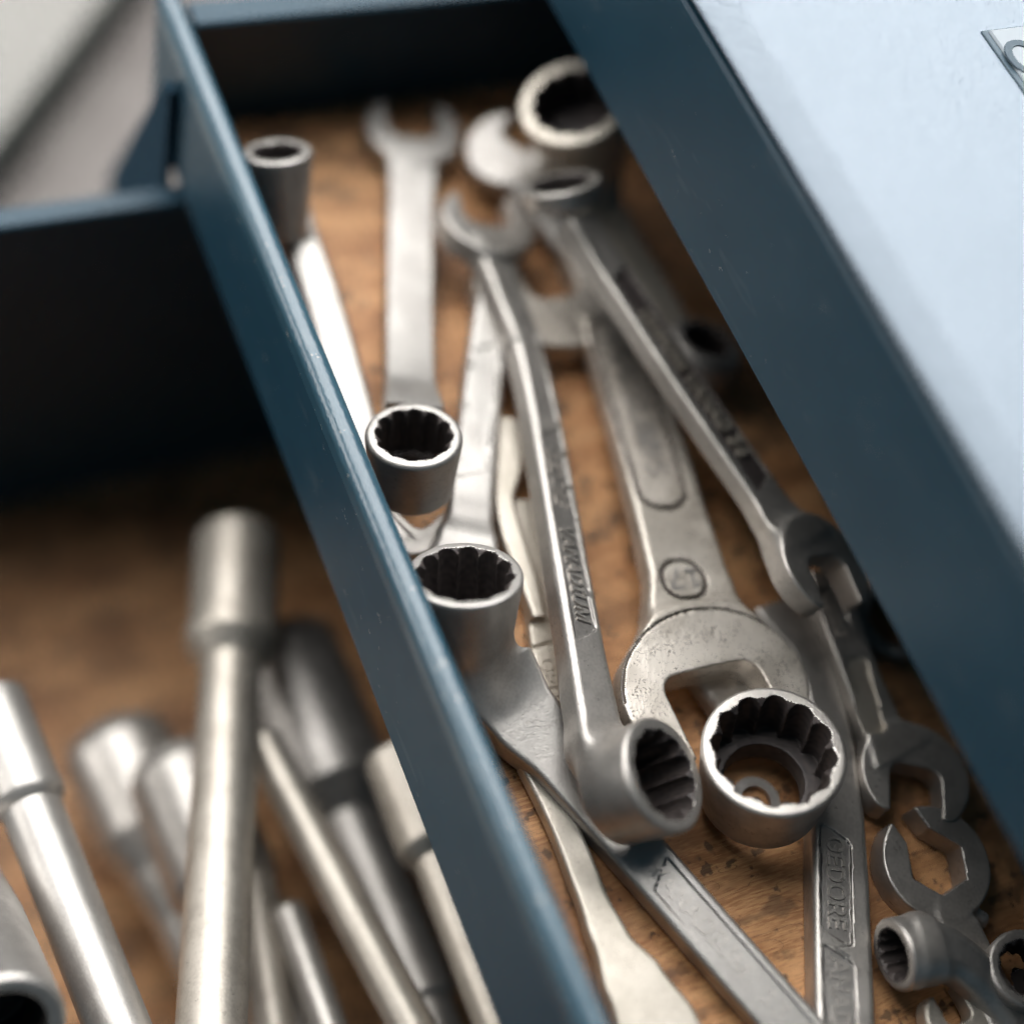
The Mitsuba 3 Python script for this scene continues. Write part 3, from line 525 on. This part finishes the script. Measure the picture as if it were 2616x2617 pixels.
# L: flare nut wrench, open hexagon ring
t = Tool(); c = V(60.1, -98.8, -8.0); n = unit([-0.02, -0.06, 1])
t.ring(c, n, 12.2, 12.2, 7, r=0.5, k=1.5).path([c - n * 5.6 + V(3, -9, 0), V(58.6, -111.4, -11.0), V(58.7, -123.3, -12.0), V(57.9, -135.3, -12.0)], [14, 10, 9, 9], [4.5, 5, 6, 6], r=1.4, k=1.5)
gdv = V(58.1, -89.2, -8.0) - c; bA = framez(n, (1, 0.2, 0)); t.bore(c, n, 6.1, 9, lobes=6, twist=-math.atan2(gdv @ bA[:, 1], gdv @ bA[:, 0]), chamfer=-0.6)
A_ = framez(n, gdv)
t.add(lambda q: np.maximum(rbox([np.abs(q[..., 0] - 9) - 9, np.abs(q[..., 1]) - 3.3], 0.2), np.abs(q[..., 2]) - 14), c, A_, [0, -4.6, -14], [18, 4.6, 14], 0.4, True, 'ring_end')
emit('flare_nut_wrench', t, 'grey_steel', 'flare nut wrench with an open hexagon ring, lower right', 'wrench', h=0.5, bsdfs={'bore': 'dark_steel'})
# M: small offset ring wrench lying on its side
t = Tool(); c, n = V(38.1, -113.3, -4.0), V(-0.9925, 0.1158, 0.0403)
t.ring(c, n, 7.2, 7.0, 8, r=0.8, k=3)
t.path([c - n * 5, V(46.3, -115.2, -4.0), V(52.6, -119.8, -6.0), V(58.5, -128.3, -10.0), V(63.8, -145.0, -12.0)], [12, 11, 9.5, 8.6, 8.6], [12, 10.5, 9, 8, 7.5], r=3.4, k=3)
t.bore(c, n, 5.2, 8)
emit('ring_wrench', t, 'grey_steel', 'small ring wrench lying on its side in the lower right corner, neck curving away', 'wrench', h=0.5)
# rings at the right edge
t = Tool(); c, n = V(63.4, -125.1, -2.0), V(-0.1295, 0.0155, 0.9915)
t.ring(c, n, 8.0, 7.4, 9, r=0.9, k=3).path([c - n * 6, V(69.1, -136.1, -11.0), V(70.5, -147.4, -12.0)], [11, 9, 9], 7, r=2, k=3).bore(c, n, 5.7, 10)
emit('ring_wrench', t, 'dark_steel', 'dark ring cut off by the right edge of the picture beside the flare nut wrench', 'wrench', h=0.6)
t = Tool(); c = V(81.7, -44.5, -9.0); n = unit([-0.1, -0.1, 1])
t.ring(c, n, 9.5, 9.5, 8, r=0.9, k=3).path([c - n * 4, V(82.8, -51.7, -12.0)], [12, 9], 5, r=1.6, k=3).bore(c, n, 6.5, 10)
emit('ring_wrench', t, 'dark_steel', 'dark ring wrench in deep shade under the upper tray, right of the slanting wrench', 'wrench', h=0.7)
t = Tool(); hc = V(48.8, -128.3, -12.0)
t.head(hc, Z, V(48.6, -122.1, -12.0) - hc, 7.5, 5, 6, 1.0).path([V(49.1, -131.1, -12.0), V(47.9, -142.6, -12.0)], [8, 7], 5, r=1.4)
emit('open_end_wrench', t, 'cream_steel', 'tip of a small wrench at the bottom edge under the curving neck', 'wrench', h=0.6)
# Q: flat pale wrench at the bottom, left of the offset one
t = Tool()
t.path([V(-13.8, -51.3, -12.6), V(-12.8, -66.1, -12.6), V(-13.3, -81.0, -12.4), V(-13.4, -90.6, -12.2), V(-12.4, -100.2, -12.0), V(-11.4, -110.1, -12.0), V(-11.1, -121.6, -12.0)], [6, 6.2, 6.4, 8, 13, 16.5, 16.5], [4.2, 4.2, 4.4, 4.8, 5, 5, 5], r=1.0, k=2, part='blade')
emit('flat_wrench', t, 'cream_steel', 'flat pale wrench lying along the blue tray edge at the bottom', 'wrench', h=0.6)

# ------------------------------------------------------------------ sockets and bars in the lower box
def lathe(a, b, prof, sections=64):
    """prof: (distance along a->b in mm, radius)"""
    a, b = np.asarray(a, float), np.asarray(b, float); prof = np.array(prof, float)
    out = [prof[0]]
    for i in range(1, len(prof) - 1):                      # round every corner a little
        p, q, s_ = prof[i - 1], prof[i], prof[i + 1]; l0, l1 = np.linalg.norm(p - q), np.linalg.norm(s_ - q); e = min(0.9, 0.35 * l0, 0.35 * l1)
        A0, A1 = q + (p - q) / max(l0, 1e-6) * e, q + (s_ - q) / max(l1, 1e-6) * e
        out += [(1 - u) ** 2 * A0 + 2 * u * (1 - u) * q + u * u * A1 for u in (0, .33, .67, 1)]
    out.append(prof[-1]); out = np.array(out)
    m = trimesh.creation.revolve(np.stack([out[:, 1], out[:, 0]], 1), sections=sections); m.fix_normals()
    A = framez(b - a, (1, 0.1, 0.05)); m.vertices = a + np.array(m.vertices) @ A.T; return m
def bar(name, a, b, parts, bsdf, label, cat):
    root = numbered(name); labels[root] = {'label': label, 'category': cat}
    for part, prof, mat in parts: putmesh(f'{root}__{part}', lathe(a, b, prof), mat or bsdf, smooth=40)
    return root
def headed(L, rh, hl, rs, neck=6, hollow=True, rb=None):
    """the socket-like head with its drive hole, then the shaft"""
    h = [(5, 0), (5, rh * .52), (0, rh * .55), (0, rh - 1.0), (1.2, rh), (hl, rh)] if hollow else [(0, 0), (0.3, rh * .55), (1.5, rh * .84), (4, rh), (hl, rh)]
    return [('socket_head', h + [(hl, (rb or rh * 1.02)), (hl + neck * .5, (rb or rh * 1.02)), (hl + neck, rs), (hl + neck, 0)], None), ('shaft', [(hl + neck - 1, 0), (hl + neck - 1, rs), (L - 1, rs), (L, rs - 1), (L, 0)], None)]
def ln(a, b): return float(np.linalg.norm(np.asarray(b) - np.asarray(a)))
a, b = V(-38.7, 51.7, -80.0), V(-89.0, -84.1, -56.0)
bar('extension_bar', a, b, headed(ln(a, b), 11.0, 30, 7.5, 11, rb=11.7), 'bar_steel', 'thick pale extension bar lying in the lower box, the largest of the bars', 'extension bar')
a, b = V(-109.5, 19.4, -70.0), V(-100.9, -76.8, -60.0)
bar('extension_bar', a, b, headed(ln(a, b), 8.2, 26, 6.6, 5), 'bright_steel', 'bright smooth extension bar crossing the lower left corner', 'extension bar')
a, b = V(-124.2, -65.8, -32.0), V(-126.8, -19.4, -75.0)
bar('deep_socket', a, b, [('body', [(16, 0), (16, 8.0), (0.4, 8.2), (0, 9.0), (0, 10.8), (1.2, 11.8), (40, 11.8), (60, 10.5), (75, 9.5), (76, 0)], None), ('bore', [(15.8, 0), (15.8, 7.7), (0.8, 7.9)], 'recess_shade')], 'bright_steel', 'very bright deep socket cut off by the lower left corner with its black opening showing', 'socket')
a, b = V(-79.3, 25.0, -118.0), V(-71.6, -41.4, -118.0)
bar('round_socket', a, b, [('body', [(0, 0), (0.4, 8), (2.5, 12), (7, 14.6), (32, 14.6), (42, 11.5), (56, 9.8), (98, 8.8), (98, 0)], None)], 'grey_steel', 'round-nosed grey socket left of the thick extension bar', 'socket')
a, b = V(-67.7, 7.8, -104.0), V(-64.9, -47.8, -100.0)
bar('round_socket', a, b, [('body', [(0, 0), (0.4, 7.5), (2.5, 11.5), (7, 13.6), (38, 13.6), (45, 11.5), (49, 11.8), (88, 8.8), (89, 0)], None)], 'grey_steel', 'round-nosed grey socket touching the left flank of the thick extension bar', 'socket')
a, b = V(-31.1, 30.2, -108.0), V(-31.5, -76.1, -92.0)
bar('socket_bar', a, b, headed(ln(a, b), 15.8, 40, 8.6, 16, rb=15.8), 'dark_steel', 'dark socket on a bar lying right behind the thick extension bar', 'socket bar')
a, b = V(-51.2, -4.5, -76.0), V(-40.3, -98.0, -66.0)
bar('slim_bar', a, b, [('shaft', [(0, 0), (0.5, 3.4), (2.0, 5.0), (ln(a, b), 5.0), (ln(a, b) + .1, 0)], None)], 'bar_steel', 'slim bright bar running from the thick extension bar to the lower right', 'bar')
a, b = V(-56.0, -43.1, -88.0), V(-55.9, -87.2, -84.0)
bar('slim_bar', a, b, [('shaft', [(0, 0), (0.5, 3.0), (2.0, 4.2), (ln(a, b), 4.2), (ln(a, b) + .1, 0)], None)], 'grey_steel', 'slim grey bar low down beside the foot of the thick extension bar', 'bar')
a, b = V(-60.5, -31.3, -92.0), V(-68.8, -81.3, -90.0)
bar('slim_bar', a, b, [('shaft', [(0, 0), (0.5, 4.0), (2.0, 5.6), (ln(a, b), 5.6), (ln(a, b) + .1, 0)], None)], 'bar_steel', 'short pale bar touching the right side of the thick extension bar at the bottom edge', 'bar')
a, b = V(-22.8, -22.3, -66.0), V(-25.3, -104.0, -58.0)
bar('socket_bar', a, b, headed(ln(a, b), 9.0, 22, 6.4, 7, rb=9.0), 'bar_steel', 'socket on a thin bar lying along under the blue tray wall', 'socket bar')
a, b = V(-30.2, -36.7, -96.0), V(-31.5, -89.4, -90.0)
bar('slim_bar', a, b, [('shaft', [(0, 0), (0.5, 4.5), (2.0, 6.4), (ln(a, b), 6.4), (ln(a, b) + .1, 0)], None)], 'dark_steel', 'dark bar in the shade beneath the socket bar that lies under the tray wall', 'bar')
